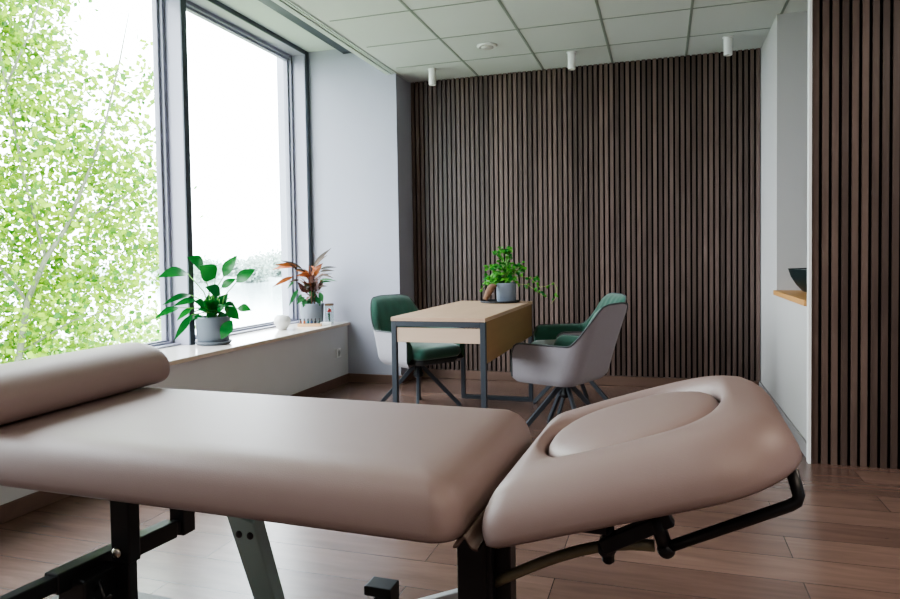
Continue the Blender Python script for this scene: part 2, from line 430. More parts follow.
s = MB(); rot = Matrix.Rotation(PI/2, 4, 'Y')
rings = [[V((z, r*math.cos(2*PI*k/24), r*math.sin(2*PI*k/24))) for k in range(24)] for r, z in ((.024, .009), (.024, .0115), (.0195, .0115), (.019, .004))]
s.loft(rings); s.build('socket_well', 'ceramic', t)

# counter in the recess with a dark vessel
tag(MB().box(XR-.022, 1.8, 3.925, 4.944, .80, .832).build('counter_top', 'counterwood', bevel=.003),
    'light wooden counter board in the recess of the right wall', 'counter')
b = MB(); b.lathe([(.09, 0), (.12, .01), (.155, .05), (.185, .10), (.198, .145), (.200, .150), (.192, .150), (.178, .105), (.148, .056), (.11, .022), (.001, .016)], 48)
b.build('stone_bowl', 'bowl', loc=(.945, 4.60, .833))
tag(bpy.data.objects['stone_bowl'], 'dark green-black vessel basin standing on the wooden counter', 'basin')

# ------------------------------------------------------------------ massage table
def rrect(a0, a1, b, r0, r1, n=10, m=14):
    """outline from x=a0..a1, y=-b..b, corner radius r0 on the low-x side, r1 on the high-x side"""
    pts = []
    def arc(cx, cy, r, t0):
        return [(cx+r*math.cos(t0+PI/2*k/n), cy+r*math.sin(t0+PI/2*k/n)) for k in range(n+1)]
    cs = [arc(a1-r1, -b+r1, r1, -PI/2), arc(a1-r1, b-r1, r1, 0), arc(a0+r0, b-r0, r0, PI/2), arc(a0+r0, -b+r0, r0, PI)]
    for i, c in enumerate(cs):
        pts += c
        e = c[-1]; f = cs[(i+1) % 4][0]
        for k in range(1, m): pts.append((e[0]+(f[0]-e[0])*k/m, e[1]+(f[1]-e[1])*k/m))
    return pts
def cushion(a0, a1, b, r0, r1, prof):
    rings = []
    for ins, z in prof:
        rings.append([V((x, y, z)) for x, y in rrect(a0+ins, a1-ins, b-ins, max(r0-ins*.6, .012), max(r1-ins*.6, .012))])
    return MB().loft(rings)

bed = empty('massage_table', (-.37, 1.505, 0), math.radians(-1.7), 'taupe padded massage table with black steel frame and raised headrest', 'massage table')
BB = .352
prof = [(.04, .551), (.008, .553), (.001, .560), (.000, .575), (.003, .594), (.009, .615), (.018, .634), (.032, .650), (.052, .6615), (.08, .6675), (.12, .6695), (.22, .670)]
mc = cushion(-1.75, .020, BB, .05, .06, prof).build('main_cushion', 'leather', bed)
for f in ((-1.70, -.93), (-.80, -.17)):
    pass
# underside boards
MB().box(-1.70, -.90, -.315, .315, .537, .5535).build('base_board', 'black', bed, bevel=.006)
MB().box(-.78, -.06, -.315, .315, .537, .5535).build('base_board', 'black', bed, bevel=.006)

# headrest, tilted up towards its outer end
TH = math.radians(18.0)
hd = empty('headrest', (.030, 0, .645), 0); hd.parent = bed; hd.rotation_euler = (0, -TH, 0)
HL = .578
NA = 120
outline_cache = {}
def outl(ins):
    if ins not in outline_cache:
        outline_cache[ins] = rrect(0+ins, HL-ins, BB-.004-ins, max(.045-ins*.5, .01), max(.17-ins*.8, .01), 12, 16)
    return outline_cache[ins]
HC = (.268, .022)
def ray_out(poly, ang):
    dx, dy = math.cos(ang), math.sin(ang); best = None
    for i in range(len(poly)):
        x1, y1 = poly[i][0]-HC[0], poly[i][1]-HC[1]; x2, y2 = poly[(i+1) % len(poly)][0]-HC[0], poly[(i+1) % len(poly)][1]-HC[1]
        den = dx*(y2-y1)-dy*(x2-x1)
        if abs(den) < 1e-12: continue
        t = (x1*(y2-y1)-y1*(x2-x1))/den
        u = (x1*dy-y1*dx)/den
        if t > 0 and -1e-6 <= u <= 1+1e-6: best = t if best is None else min(best, t)
    return best
def egg(ang):
    c, s_ = math.cos(ang), math.sin(ang)
    p = 2.3
    a = .205 if c > 0 else .180; b = .215
    return (abs(c/a)**p+abs(s_/b)**p)**(-1/p)
angs = [2*PI*k/NA for k in range(NA)]
rings = []
for ins, z in ((.04, -.105), (.008, -.103), (.001, -.096), (.001, -.084), (.004, -.067), (.012, -.048), (.025, -.031), (.044, -.014), (.068, -.004)):
    pl = outl(ins)
    rings.append([V((HC[0]+ray_out(pl, a)*math.cos(a), HC[1]+ray_out(pl, a)*math.sin(a), z)) for a in angs])
pl = outl(.068)
for t_, z in ((.2, .001), (.4, .004), (.6, .003), (.78, -.003), (.9, -.010), (.97, -.020), (1.0, -.032), (1.02, -.06), (1.02, -.10)):
    r = []
    for a in angs:
        ro = ray_out(pl, a); ri = egg(a); rr = ro+(ri-ro)*t_
        r.append(V((HC[0]+rr*math.cos(a), HC[1]+rr*math.sin(a), z)))
    rings.append(r)
MB().loft(rings, True, False).build('headrest_cushion', 'leather', hd)
rings = []
for k, z in ((.985, -.10), (.985, -.045), (.975, -.026), (.95, -.015), (.90, -.008), (.8, -.001), (.62, .005), (.4, .008), (.15, .009)):
    rings.append([V((HC[0]+egg(a)*k*math.cos(a), HC[1]+egg(a)*k*math.sin(a), z)) for a in angs])
MB().loft(rings).build('face_hole_plug', 'leather', hd)
MB().loft([[V((HC[0]+egg(a)*k*math.cos(a), HC[1]+egg(a)*k*math.sin(a), -.031)) for a in angs] for k in (1.0, .985)], False, False).build('plug_seam', 'leather_dark', hd)
tag(hd, 'raised headrest with an oval plug in its face hole')
# board, hinge brackets and armrest bar under the headrest
MB().box(.06, .50, -.27, .27, -.118, -.104).build('headrest_board', 'black', hd, bevel=.004)

# steel frame (table's own axes)
def L(x, y, z): return V((x, y, z))
p = MB(); p.box(-.908, -.85, -.245, -.208, .355, .55); p.box(-.904, -.858, -.240, -.212, .02, .36)
leg = p.build('leg', 'black', bed, bevel=.004)
MB().sphere((-.884, -.25, .383), .014, sc=(1, .6, 1)).build('bolt', 'chrome', leg)
p = MB(); p.bar((-.962, -.62, .362), (-.962, .07, .326), .034, .036); p.bar((-.962, -.365, .3487), (-.962, .02, .3286), .044, .048)
p.build('cross_bar', 'black', bed, bevel=.004)
p = MB(); p.box(-.988, -.938, .04, .09, .300, .537); p.build('bar_bracket', 'black', bed, bevel=.004)
p = MB(); p.box(-.985, -.90, -.33, -.22, .24, .345); p.build('lift_motor', 'black', bed, bevel=.006)
p = MB(); p.tube([(-.905, -.30, .31), (-.885, -.30, .335), (-.878, -.30, .31), (-.868, -.30, .295), (-.85, -.30, .31)], .006, 8); p.build('release_lever', 'black', bed)
# slanted grey-green lifting arm
p = MB(); p.bar((-.535, -.225, .515), (-.66, .09, .04), .078, .035, up=V((0, -1, 0)))
arm = p.build('lift_arm', 'greengrey', bed, bevel=.004)
for bx_ in (-.545, -.515):
    MB().sphere((bx_, -.230, .462), .0085, sc=(1, .6, 1)).build('bolt', 'black', arm)
p = MB(); p.box(-.575, -.455, -.245, -.19, .508, .538); p.build('arm_bracket', 'greengrey', bed, bevel=.003)
# column at the head end
p = MB(); p.box(-.020, .042, -.235, -.17, .02, .556); p.box(.042, .082, -.20, -.15, .25, .556); p.box(.032, .052, -.23, -.16, .02, .556)
leg2 = p.build('leg', 'black', bed, bevel=.004)
MB().sphere((.016, -.238, .345), .012, sc=(1, .6, 1)).build('bolt', 'chrome', leg2)
rings = []
for i in range(13):
    t_ = i/12; a = -PI/2+PI*t_
    rings.append([V((-.012+.026*math.sin(a)*1.3, y, .572-.030*math.cos(2*a)*.5+.01)) for y in (-.30, .30)])
p = MB()
vs = [];
for i in range(13):
    t_ = i/12; x = .008+.048*t_; z = .552+.020*math.exp(-((t_-.45)/.19)**2)
    vs += [V((x, -.335, z)), V((x, .33, z)), V((x, -.335, z-.006)), V((x, .33, z-.006))]
fs = []
for i in range(12):
    a = 4*i; b_ = a+4
    fs += [(a, a+1, b_+1, b_), (a+2, b_+2, b_+3, a+3), (a, b_, b_+2, a+2), (a+1, a+3, b_+3, b_+1)]
p.add(vs, fs, 0, True); p.build('hinge_flap', 'leather_dark', bed)
p = MB(); p.bar((-.03, .0, .30), (-.62, .0, .06), .03, .035); p.build('lift_bar', 'whitemetal', bed, bevel=.004)
# floor frame
p = MB(); p.box(-1.45, .06, -.24, -.19, 0, .045); p.box(-1.45, .06, .10, .15, 0, .045); p.box(-1.45, -1.40, -.24, .15, 0, .045); p.box(.01, .06, -.24, .15, 0, .045); p.box(-.80, -.74, -.24, .15, 0, .045); p.box(-.36, -.29, -.24, .15, 0, .045)
p.build('floor_frame', 'black', bed, bevel=.004)
p = MB(); p.box(-.335, -.30, .05, .11, .045, .225); p.box(-.375, -.30, .05, .11, .21, .235); p.bar((-.42, .07, .10), (-.335, .07, .215), .012, .012)
p.build('pedal_bracket', 'black', bed, bevel=.003)
# curved support tube, clamp, lever, arm bar
p = MB()
pts = []
for i in range(15):
    t_ = i/14
    pts.append(V((.05+.31*t_, -.20, .425+.115*math.sin(t_*PI/2)**1.0)))
p.tube(pts, .011, 12); p.build('support_tube', 'olive', bed)
p = MB(); p.tube([(.275, -.20, .575), (.275, -.20, .50)], .012, 10); p.sphere((.272, -.20, .525), .019); p.tube([(.275, -.20, .506), (.275, -.20, .496)], .008)
p.build('clamp_knob', 'black', bed)
p = MB(); p.bar((.265, -.205, .53), (.39, -.205, .60), .03, .028); p.bar((.20, -.2, .565), (.275, -.2, .565), .05, .014); p.build('tilt_lever', 'black', bed, bevel=.003)
p = MB()
p.tube([(.357, -.21, .61), (.380, -.21, .545)], .014, 12); p.sphere((.381, -.21, .540), .0165)
p.tube([(.383, -.212, .545), (.586, -.212, .645), (.597, -.212, .653), (.600, -.212, .664), (.590, -.205, .705)], .0105, 12)
p.build('arm_bar', 'black', bed)

# bolster on the table
rings = []
def dsec(y, k, w=.138, h=.140):
    r = []
    for i in range(28):
        a = 2*PI*(i+.5)/28
        x = math.cos(a); z = math.sin(a)
        if z >= 0: px_ = x*w; pz_ = .42*h+.58*h*z
        else:
            px_ = math.copysign(abs(x)**.35, x)*w*(1-.05*(-z)**2); pz_ = .42*h-.42*h*math.copysign(abs(z)**.6, 1)
        zc = .40*h
        r.append(V((px_*k, y, max(0, zc+(pz_-zc)*k))))
    return r
HLB = .335
for y, k in ((-HLB, .7), (-HLB+.004, .82), (-HLB+.014, .93), (-HLB+.03, .985), (-HLB+.06, 1.0), (0, 1.0), (HLB-.06, 1.0), (HLB-.03, .985), (HLB-.014, .93), (HLB-.004, .82), (HLB, .7)):
    rings.append(dsec(y, k))
bo = MB().loft(rings).build('bolster_cushion', 'leather', loc=(-1.716, 1.556, .6715), rotz=math.radians(2.2))
tag(bo, 'taupe roll bolster lying across the window end of the massage table', 'bolster')

# ------------------------------------------------------------------ desk
desk = empty('desk', (-1.2, 4.245, 0), 0, 'narrow oak topped desk on dark steel legs, seen end on', 'desk')
X0, X1, Y0, Y1 = -.278, .278, -.705, .700
MB().box(X0, X1, Y0, Y1, .727, .75).build('table_top', 'oak', desk, bevel=.002)
for x in (X0+.001, X1-.031):
    for y in (Y0+.002, Y1-.032+.17 if False else Y1-.032):
        MB().box(x, x+.03, y, y+.03, 0, .7265).build('leg', 'deskmetal', desk, bevel=.002)
for y in (Y0+.002, Y1-.032):
    MB().box(X0+.031, X1-.031, y, y+.03, .697, .7265).build('top_rail', 'deskmetal', desk, bevel=.002)
    MB().box(X0+.031, X1-.031, y, y+.03, 0, .03).build('foot_rail', 'deskmetal', desk, bevel=.002)
MB().box(X0+.001, X0+.031, Y0+.032, Y1-.032, .700, .7265).build('side_rail', 'deskmetal', desk, bevel=.002)
MB().box(X0+.032, X1-.032, Y0+.008, Y0+.026, .607, .690).build('end_panel', 'oak_x', desk, bevel=.002)
MB().box(X1-.019, X1-.001, Y0+.033, Y1-.033, .495, .7265).build('modesty_panel', 'oak_side', desk, bevel=.002)

# ------------------------------------------------------------------ chairs
def make_chair(loc, rotz, label):
    t = empty('armchair', loc, rotz, label, 'chair', 'swivel armchairs around the desk')
    n = 64
    ZB = .335; TOP = .805; XF = .215; XC = -.075; XB = -.185; HW = .258
    def sm(e0, e1, x):
        q = min(1, max(0, (x-e0)/(e1-e0))); return q*q*(3-2*q)
    def base(u):
        # plan of the shell: straight arms, rounded corners, flat back; u = -1 and 1 are the arm fronts
        s_ = abs(u); R_ = .105
        seg = [XF-(XB+R_), R_*PI/2, HW-R_]; tot = sum(seg); d = (1-s_)*tot
        if d < seg[0]: x, y, nx, ny = XF-d, HW-.012*sm(.1, 1, 1-d/seg[0])*0, 0, 1
        elif d < seg[0]+seg[1]:
            a = (d-seg[0])/R_; x, y, nx, ny = XB+R_-R_*math.sin(a), HW-R_+R_*math.cos(a), -math.sin(a), math.cos(a)
        else: x, y, nx, ny = XB, HW-R_-(d-seg[0]-seg[1]), -1, 0
        sg = 1 if u >= 0 else -1
        return x, y*sg, nx, ny*sg
    def rim(u):
        s_ = abs(u)
        z = TOP-.010*sm(.12, .26, s_)
        z -= .224*sm(.24, .50, s_)
        if s_ > .90:
            q = (s_-.90)/.10; z -= .062*(1-math.sqrt(max(0, 1-q*q)))
        return z
    def lean(x, z):
        w_ = 1-sm(-.10, .10, x)
        q = max(0, (z-ZB)/(TOP-ZB))
        return -.150*w_*q**1.15
    def outpt(u, q):
        x, y, nx, ny = base(u); z1 = rim(u); z0 = ZB
        if abs(u) > .93: z0 += .03*(1-math.sqrt(max(0, 1-((abs(u)-.93)/.07)**2)))
        z = z0+(z1-z0)*q
        h_ = z-ZB
        ins = .035*max(0, 1-h_/.05)**2
        return V((x-nx*ins+lean(x, z), y-ny*ins, z))
    def inpt(u, q):
        x, y, nx, ny = base(u); z1 = rim(u); z = .41+(z1-.41)*q
        th = .046*math.sqrt(max(.04, 1-q**8))
        x2 = x
        if abs(u) < .42 and q < .97: th += .005*abs(math.sin(u*PI*8.5))
        return V((x2-nx*th+lean(x, z), y-ny*th, z))
    us = [-1+2*i/n for i in range(n+1)]
    levels = [0, .04, .1, .2, .35, .5, .65, .8, .92, 1.0]
    ilev = (1.0, .985, .95, .88, .75, .55, .3, 0.)
    og = [[outpt(u, q) for u in us] for q in levels]
    ig = [[inpt(u, q) for u in us] for q in ilev]
    m = MB()
    m.loft(og, False, False, 0, True, closed=False)
    bot = og[0]; cc = V((.0, 0, ZB-.010))
    m.add(bot+[cc], [(i+1, i, len(bot)) for i in range(len(bot)-1)]+[(0, len(bot)-1, len(bot))], 0, True)
    m.build('shell', 'shell', t)
    m = MB(); m.loft(ig, False, False, 0, True, closed=False)
    for idx in (0, n):
        ov = [og[j][idx] for j in range(len(levels))]; iv = [ig[j][idx] for j in range(len(ig))]
        m.add(ov+iv, [tuple(range(len(ov)+len(iv)))], 0, False)
    m.loft([og[-1], ig[0]], False, False, 0, True, closed=False)
    m.build('lining', 'green', t)
    pts = [og[j][0] for j in range(1, len(levels))]+og[-1][1:-1]+[og[j][n] for j in range(len(levels)-1, 0, -1)]
    MB().tube([p_+V((0, 0, .001)) for p_ in pts], .005, 8).build('piping', 'piping', t)
    # seat cushion
    rings = []
    for ins, z in ((.05, .385), (.015, .388), (.0, .405), (.0, .435), (.012, .458), (.035, .470), (.08, .476), (.14, .478)):
        rings.append([V((x, y, z)) for x, y in rrect(-.165+ins, .275-ins, .205-ins, max(.12-ins*.5, .02), max(.07-ins*.5, .02), 8, 6)])
    MB().loft(rings).build('seat', 'green', t)
    rings = []
    for ins, z in ((.05, .345), (.01, .348), (0, .36), (0, .386)):
        rings.append([V((x, y, z)) for x, y in rrect(-.13+ins, .245-ins, .19-ins, .08, .06, 8, 6)])
    MB().loft(rings).build('seat_base', 'piping', t)
    MB().lathe([(.045, .346), (.045, .335), (.028, .325), (.026, .27), (.036, .26), (.036, .235), (.02, .225)], 20).build('hub', 'black', t)
    for k in range(4):
        a = PI/4+k*PI/2+.1
        d = V((math.cos(a), math.sin(a), 0))
        lm = MB(); lm.bar(d*.02+V((0, 0, .315)), d*.30+V((0, 0, .014)), .020, .028); lm.box(-.012, .012, -.012, .012, 0, .012, 0, Matrix.Translation(d*.298))
        lm.build('leg', 'deskmetal', t, bevel=.002)
    return t
c1 = make_chair((-.562, 4.06, 0), PI-math.radians(22), 'grey backed armchair nearest the massage table, turned towards desk and slat wall')
c2 = copy_tree(c1); c2.location = (-.607, 4.80, 0); c2.rotation_euler = (0, 0, PI+math.radians(27)); c2['label'] = 'armchair close to the slat wall showing its green inside, behind the grey backed one'
c3 = copy_tree(c1); c3.location = (-1.68, 4.52, 0); c3.rotation_euler = (0, 0, math.radians(-32)); c3['label'] = 'green armchair on the window side of the desk by the pier'

# ------------------------------------------------------------------ plants and small things
def im(base, du, dv, dd=0.):
    """a point offset from base across, up and away, in the plant's own front plane (metres)"""
    return V(base)+FR*du+V((0, 0, 1))*dv+FD*dd
def face(p_):
    global FR, FD
    d = V((p_[0], p_[1], 0)).normalized(); FD = d; FR = V((d.y, -d.x, 0))
face((-2.845, 3.80))

# --- broad-leaved plant on the sill
P0 = V((-2.862, 3.788, ZS)); S = 1/150.; face(P0)
t = empty('potted_plant', P0, 0, 'broad-leaved green plant in a grey pot with saucer on the window sill', 'potted plant')
MB().lathe([(.098, .001), (.112, .006), (.118, .020), (.118, .024), (.108, .024), (.104, .014)], 40).build('saucer', 'pot', t)
MB().lathe([(.096, .016), (.102, .022), (.113, .178), (.114, .186), (.106, .186), (.103, .16), (.001, .158)], 40).build('pot', 'pot', t)
MB().lathe([(.1035, .165), (.06, .172), (.001, .174)], 28, cap0=False).build('soil', 'soil', t)
lv = [(155,155,30,160,52,.02),(228,138,160,72,66,.05),(285,180,212,118,78,-.05),(326,178,394,64,48,.02),(388,208,485,138,50,.0),
      (315,235,388,188,34,.08),(308,264,238,222,50,-.09),(165,262,44,292,26,-.03),(188,292,88,312,28,.05),(112,320,8,356,28,-.04),
      (168,332,100,386,24,.05),(168,358,88,470,28,-.08),(205,365,118,416,22,.07),(328,325,400,402,46,-.05),(390,345,462,356,42,.02),
      (362,398,304,492,48,-.128),(322,322,388,342,38,-.02),(225,330,185,292,44,-.05),(300,330,345,268,40,.06),(262,345,248,270,42,.1),
      (240,350,196,336,30,-.08),(290,350,330,318,34,-.09),(215,372,170,392,20,.0),(262,330,292,258,36,.02),(282,390,236,366,44,-.06),(300,392,340,372,40,-.03)]
stem = MB(); fol = MB()
def px(cx_, cy_, dd):
    # photo crop units -> metres relative to the pot
    u = (cx_-268)/5.21*S; v_ = (395-cy_)/5.21*S
    return FR*u*(1+dd*.2)+V((0, 0, .168+v_))+FD*(dd+min(0, u+.03)*.95)
for (bx_, by_, tx, ty, w_, dd) in lv:
    b_ = px(bx_, by_, dd); e = px(tx, ty, dd+random.uniform(-.06, .04))
    rt = V((random.uniform(-.03, .03), random.uniform(-.03, .03), .168))
    md = (rt+b_)/2+V((0, 0, .03))+FR*((b_-rt).dot(FR)*-.15)
    if by_ < 392: stem.tube([rt, md, b_], [.005, .004, .003], 7)
    nrm = -FD*random.uniform(.8, 1.1)+V((0, 0, 1))*random.uniform(.3, .7)+FR*random.uniform(-.25, .25)
    fol.leaf(b_, e, w_/5.21*S*1.3, nrm, .10, n=8, shape=.85)
for k in range(24):
    a = random.uniform(0, 2*PI); r_ = random.uniform(.05, .11)
    b_ = V((math.cos(a)*.04, math.sin(a)*.04, .20)); e = b_+V((math.cos(a)*r_*1.2, math.sin(a)*r_*1.2, random.uniform(.0, .12)))
    fol.leaf(b_, e, .055, V((math.cos(a)*-.5, math.sin(a)*-.5, 1)), .15, n=6)
for k in range(8):
    a = random.uniform(0, 2*PI)
    stem.tube([V((math.cos(a)*.02, math.sin(a)*.02, .165)), V((math.cos(a)*.05, math.sin(a)*.05, .30))], .004, 7)
stem.build('stems', 'stem', t); fol.build('foliage', 'lf_peace', t)

# --- bronze and orange croton in the corner of the sill
P1 = V((-2.86, 5.115, ZS)); S1 = 1/119.; face(P1)
t = empty('potted_croton', P1, 0, 'orange and bronze spiky-leaved plant in a pale pot in the sill corner', 'potted plant')
MB().lathe([(.085, .0), (.092, .004), (.102, .172), (.103, .18), (.095, .18), (.092, .155), (.001, .153)], 36).build('pot', 'pot_light', t)
MB().lathe([(.092, .16), (.05, .168), (.001, .17)], 24, cap0=False).build('soil', 'soil', t)
cl = [(360,170,466,52,26,2),(365,175,440,95,20,2),(250,165,104,178,30,1),(255,160,120,150,24,1),(292,182,158,122,22,2),(232,228,112,284,26,1),(330,205,250,190,22,1),
      (340,225,258,218,34,1),(400,185,497,170,18,2),(400,200,485,192,16,2),(400,220,478,236,16,2),(395,255,498,255,16,4),(400,270,470,262,14,4),(260,310,204,408,26,4),
      (240,250,194,306,14,4),(385,205,345,160,20,1),(345,225,418,145,32,1),(360,230,410,165,26,1),(330,250,290,205,24,1),(300,330,262,262,34,3),(330,330,300,258,36,3),(350,320,345,230,34,3),
      (370,330,385,240,34,3),(320,340,280,290,30,3),(390,320,420,240,26,3),(345,300,330,220,28,3),(300,360,252,400,30,4),(310,370,290,420,34,4),(330,370,330,425,36,4),
      (370,360,395,415,36,4),(350,330,372,400,40,4),(280,340,258,405,26,4),(395,330,412,395,30,4),(380,300,440,290,18,2),(385,240,470,210,16,2),(270,250,205,262,18,2),(262,190,205,140,14,2),(310,200,240,180,18,2)]
fol = MB(); stem = MB()
def px1(cx_, cy_, dd):
    u = (cx_-345)/6.3*S1
    return FR*u+V((0, 0, .172+(408-cy_)/6.3*S1))+FD*(dd+min(0, u)*.3-max(0, u-.02)*.9)
for (bx_, by_, tx, ty, w_, ci) in cl:
    dd = random.uniform(-.06, .05)
    if tx > 430: dd = -abs(dd)
    b_ = px1(bx_, by_, dd*.5); e = px1(tx, ty, dd*1.3)
    nrm = -FD+V((0, 0, 1))*random.uniform(.3, .9)+FR*random.uniform(-.3, .3)
    fol.leaf(b_, e, w_/6.3*S1*1.05, nrm, .08, mi=ci-1, n=7, shape=.8)
for k in range(30):
    a = random.uniform(0, 2*PI); z0 = random.uniform(.2, .36); r_ = random.uniform(.05, .10)
    b_ = V((math.cos(a)*.015, math.sin(a)*.015, z0)); e = b_+V((math.cos(a)*r_, math.sin(a)*r_, random.uniform(-.04, .09)))
    fol.leaf(b_, e, .032, V((math.cos(a)*-.4, math.sin(a)*-.4, 1)), .12, mi=random.choice((2, 2, 3, 1)), n=6)
for k in range(46):
    a = random.uniform(0, 2*PI); z0 = random.uniform(.26, .42); r_ = random.uniform(.07, .17); el = random.uniform(-.2, .9)
    b_ = V((math.cos(a)*.02, math.sin(a)*.02, z0)); e = b_+V((math.cos(a)*r_*math.cos(el), math.sin(a)*r_*math.cos(el), r_*math.sin(el)))
    fol.leaf(b_, e, random.uniform(.017, .03), V((math.cos(a)*-.5, math.sin(a)*-.5, 1)), .06, mi=random.choice((0, 1, 1, 2, 2)), n=6, shape=.8)
for dx, dy in ((0, 0), (.02, .01), (-.02, .015), (.01, -.02)):
    stem.tube([V((dx, dy, .16)), V((dx*1.3, dy*1.3, .30)), V((dx*2, dy*2, .40))], [.006, .005, .003], 8)
stem.build('stems', 'driftwood', t); fol.build('foliage', ['lf_orange', 'lf_dark', 'lf_mauve', 'lf_green2'], t)

# --- white round ceramic lantern
tag(MB().lathe([(.03, 0), (.034, .004), (.042, .016), (.063, .05), (.067, .072), (.063, .094), (.047, .112), (.043, .1145), (.040, .112), (.056, .09), (.058, .07), (.05, .03), (.001, .02)], 36).build('candle_holder', 'ceramic', loc=(-2.875, 4.665, ZS)),
    'round white ceramic candle holder on the window sill between the two plants', 'candle holder')
# --- rack with small oil bottles
FA = math.atan2(.3, .954)*0+math.radians(17)
rk = empty('bottle_rack', (-2.79, 4.945, ZS), FA, 'small pale wooden rack of oil bottles in front of the croton pot', 'rack')
MB().box(-.098, .098, -.022, .022, .0, .012).build('rack_base', 'lightwood', rk, bevel=.002)
r_ = MB(); r_.box(-.098, .098, -.022, -.017, .012, .024); r_.box(-.098, -.092, -.017, .022, .012, .024); r_.box(.092, .098, -.017, .022, .012, .024)
r_.build('rack_rim', 'lightwood', rk, bevel=.001)
bc = [('brown', srgb(96, 54, 34), 'first from the window'), ('orange', srgb(176, 96, 54), 'second from the window'), ('teal', srgb(36, 92, 104), 'third from the window'),
      ('navy', srgb(36, 52, 84), 'fourth from the window'), ('dark', srgb(40, 40, 46), 'fifth from the window'), ('grey green', srgb(70, 84, 82), 'last, nearest the jar')]
for k, (nm, colr, wh) in enumerate(bc):
    lx = -.076+k*.0305
    wp = V((-2.79, 4.945, ZS+.0125))+Matrix.Rotation(FA, 3, 'Z') @ V((lx, .003, 0))
    bt = empty('oil_bottle', wp, 0, 'tiny %s oil bottle in the wooden rack, %s' % (nm, wh), 'bottle', 'oil bottles in the rack on the sill')
    MB().lathe([(.009, 0), (.0105, .002), (.0105, .028), (.007, .034), (.0055, .036)], 16).build('bottle_body', mat('oil_glass_%d' % k, colr, .15, spec=.6, var=.05), bt)
    MB().lathe([(.0066, .0355), (.0068, .050), (.0058, .052), (.001, .052)], 14).build('bottle_cap', 'black', bt)
# --- jar with red flower
jar = empty('glass_jar', (-2.725, 5.17, ZS), 0, 'small glass jar with a red flower inside at the sill end', 'jar')
MB().lathe([(.034, .001), (.038, .004), (.038, .148), (.034, .155), (.031, .155), (.035, .146), (.035, .008), (.001, .006)], 28).build('jar_glass', 'jarglass', jar)
MB().lathe([(.0365, .156), (.0385, .158), (.0385, .172), (.036, .174), (.001, .174)], 28).build('jar_lid', 'driftwood', jar)
fl = MB()
for k in range(16):
    a = k*2.4; r_ = .008+.0014*k
    fl.leaf(V((0, 0, .10)), V((math.cos(a)*r_, math.sin(a)*r_, .138-.002*k)), .024, V((math.cos(a), math.sin(a), .5)), .15, n=5)
fl.build('flower', 'red', jar)
fl = MB(); fl.tube([(0, 0, .008), (.003, 0, .06), (0, 0, .10)], .002, 6)
for k in range(9):
    a = k*2.2; fl.leaf(V((0, 0, .02+.006*k)), V((math.cos(a)*.027, math.sin(a)*.027, .04+.007*k)), .016, V((0, 0, 1)), .1, n=5)
fl.build('flower_leaves', 'lf_green2', jar)
tag(MB().box(-.045, .045, -.018, .018, 0, .026).build('small_box', 'whiteplastic', loc=(-2.70, 5.055, ZS), rotz=FA, bevel=.004), 'small white box lying in front of the glass jar on the sill', 'box')

# --- desk plant
P2 = V((-1.10, 4.80, .75)); face(P2)
tag(MB().lathe([(.135, 0), (.142, .003), (.144, .013), (.140, .014), (.136, .007), (.001, .006)], 44).build('round_tray', 'tray', loc=(-1.135, 4.79, .7505)), 'dark round tray on the far end of the desk', 'tray')
t = empty('potted_vine', (-1.085, 4.79, .7575), 0, 'green trailing plant in a blue-grey pot on the dark desk tray', 'potted plant')
MB().lathe([(.066, 0), (.070, .004), (.073, .13), (.073, .136), (.067, .136), (.066, .118), (.001, .116)], 36).build('pot', 'pot_blue', t)
MB().lathe([(.0665, .122), (.001, .127)], 24, cap0=False).build('soil', 'soil', t)
S2 = 1/131.
def px2(cx_, cy_, dd): return FR*((cx_-310)/7.99*S2)+V((0, 0, .13+(390-cy_)/7.99*S2))+FD*dd
fol = MB(); stem = MB()
def cluster(cx_, cy_, rx, ry, n_, sz, dmax=.07):
    for k in range(n_):
        a = random.uniform(0, 2*PI); q = math.sqrt(random.random())
        x = cx_+rx*q*math.cos(a); y = cy_+ry*q*math.sin(a); dd = random.uniform(-dmax, dmax)
        b_ = px2(x, y, dd)
        dirv = FR*random.uniform(-1, 1)+V((0, 0, random.uniform(-.7, .5)))-FD*random.uniform(-.2, .8)
        fol.leaf(b_, b_+dirv.normalized()*sz*random.uniform(.8, 1.3), sz*.75, -FD*.8+V((0, 0, 1)), .12, n=5)
        if k % 3 == 0: stem.tube([px2(310+random.uniform(-30, 30), 392, 0), px2((x+310)/2, (y+370)/2-12, dd*.6), b_], .0022, 5)
cluster(270, 160, 62, 38, 22, .040); cluster(320, 120, 22, 22, 7, .035); cluster(300, 250, 60, 40, 26, .040)
cluster(200, 300, 55, 60, 34, .042); cluster(215, 375, 50, 35, 22, .040); cluster(310, 300, 70, 40, 26, .04); cluster(400, 270, 46, 40, 14, .038)
cluster(300, 355, 70, 26, 22, .04); cluster(340, 200, 20, 40, 5, .03); cluster(175, 390, 30, 30, 6, .035)
def vine(pts, n_, sz):
    P = [px2(x, y, -.02-.0008*i) for i, (x, y) in enumerate(pts)]
    stem.tube(P, .0022, 6, mi=1)
    for k in range(n_):
        i = random.randrange(len(P)-1); q = random.random(); b_ = P[i].lerp(P[i+1], q)
        dirv = FR*random.uniform(-1, 1)+V((0, 0, random.uniform(-1, .6)))-FD*random.uniform(-.3, .6)
        fol.leaf(b_, b_+dirv.normalized()*sz*random.uniform(.7, 1.2), sz*.7, -FD+V((0, 0, .6)), .1, n=5)
vine([(360, 360), (380, 300), (420, 255), (448, 250)], 9, .036)
vine([(370, 380), (400, 340), (450, 340), (500, 350), (555, 345)], 12, .034)
vine([(380, 390), (470, 400), (540, 450), (580, 480), (620, 500)], 10, .03)
vine([(500, 355), (560, 420), (620, 410), (670, 385), (690, 440), (680, 500), (648, 545)], 11, .026)
vine([(150, 400), (120, 430), (112, 435)], 3, .026)
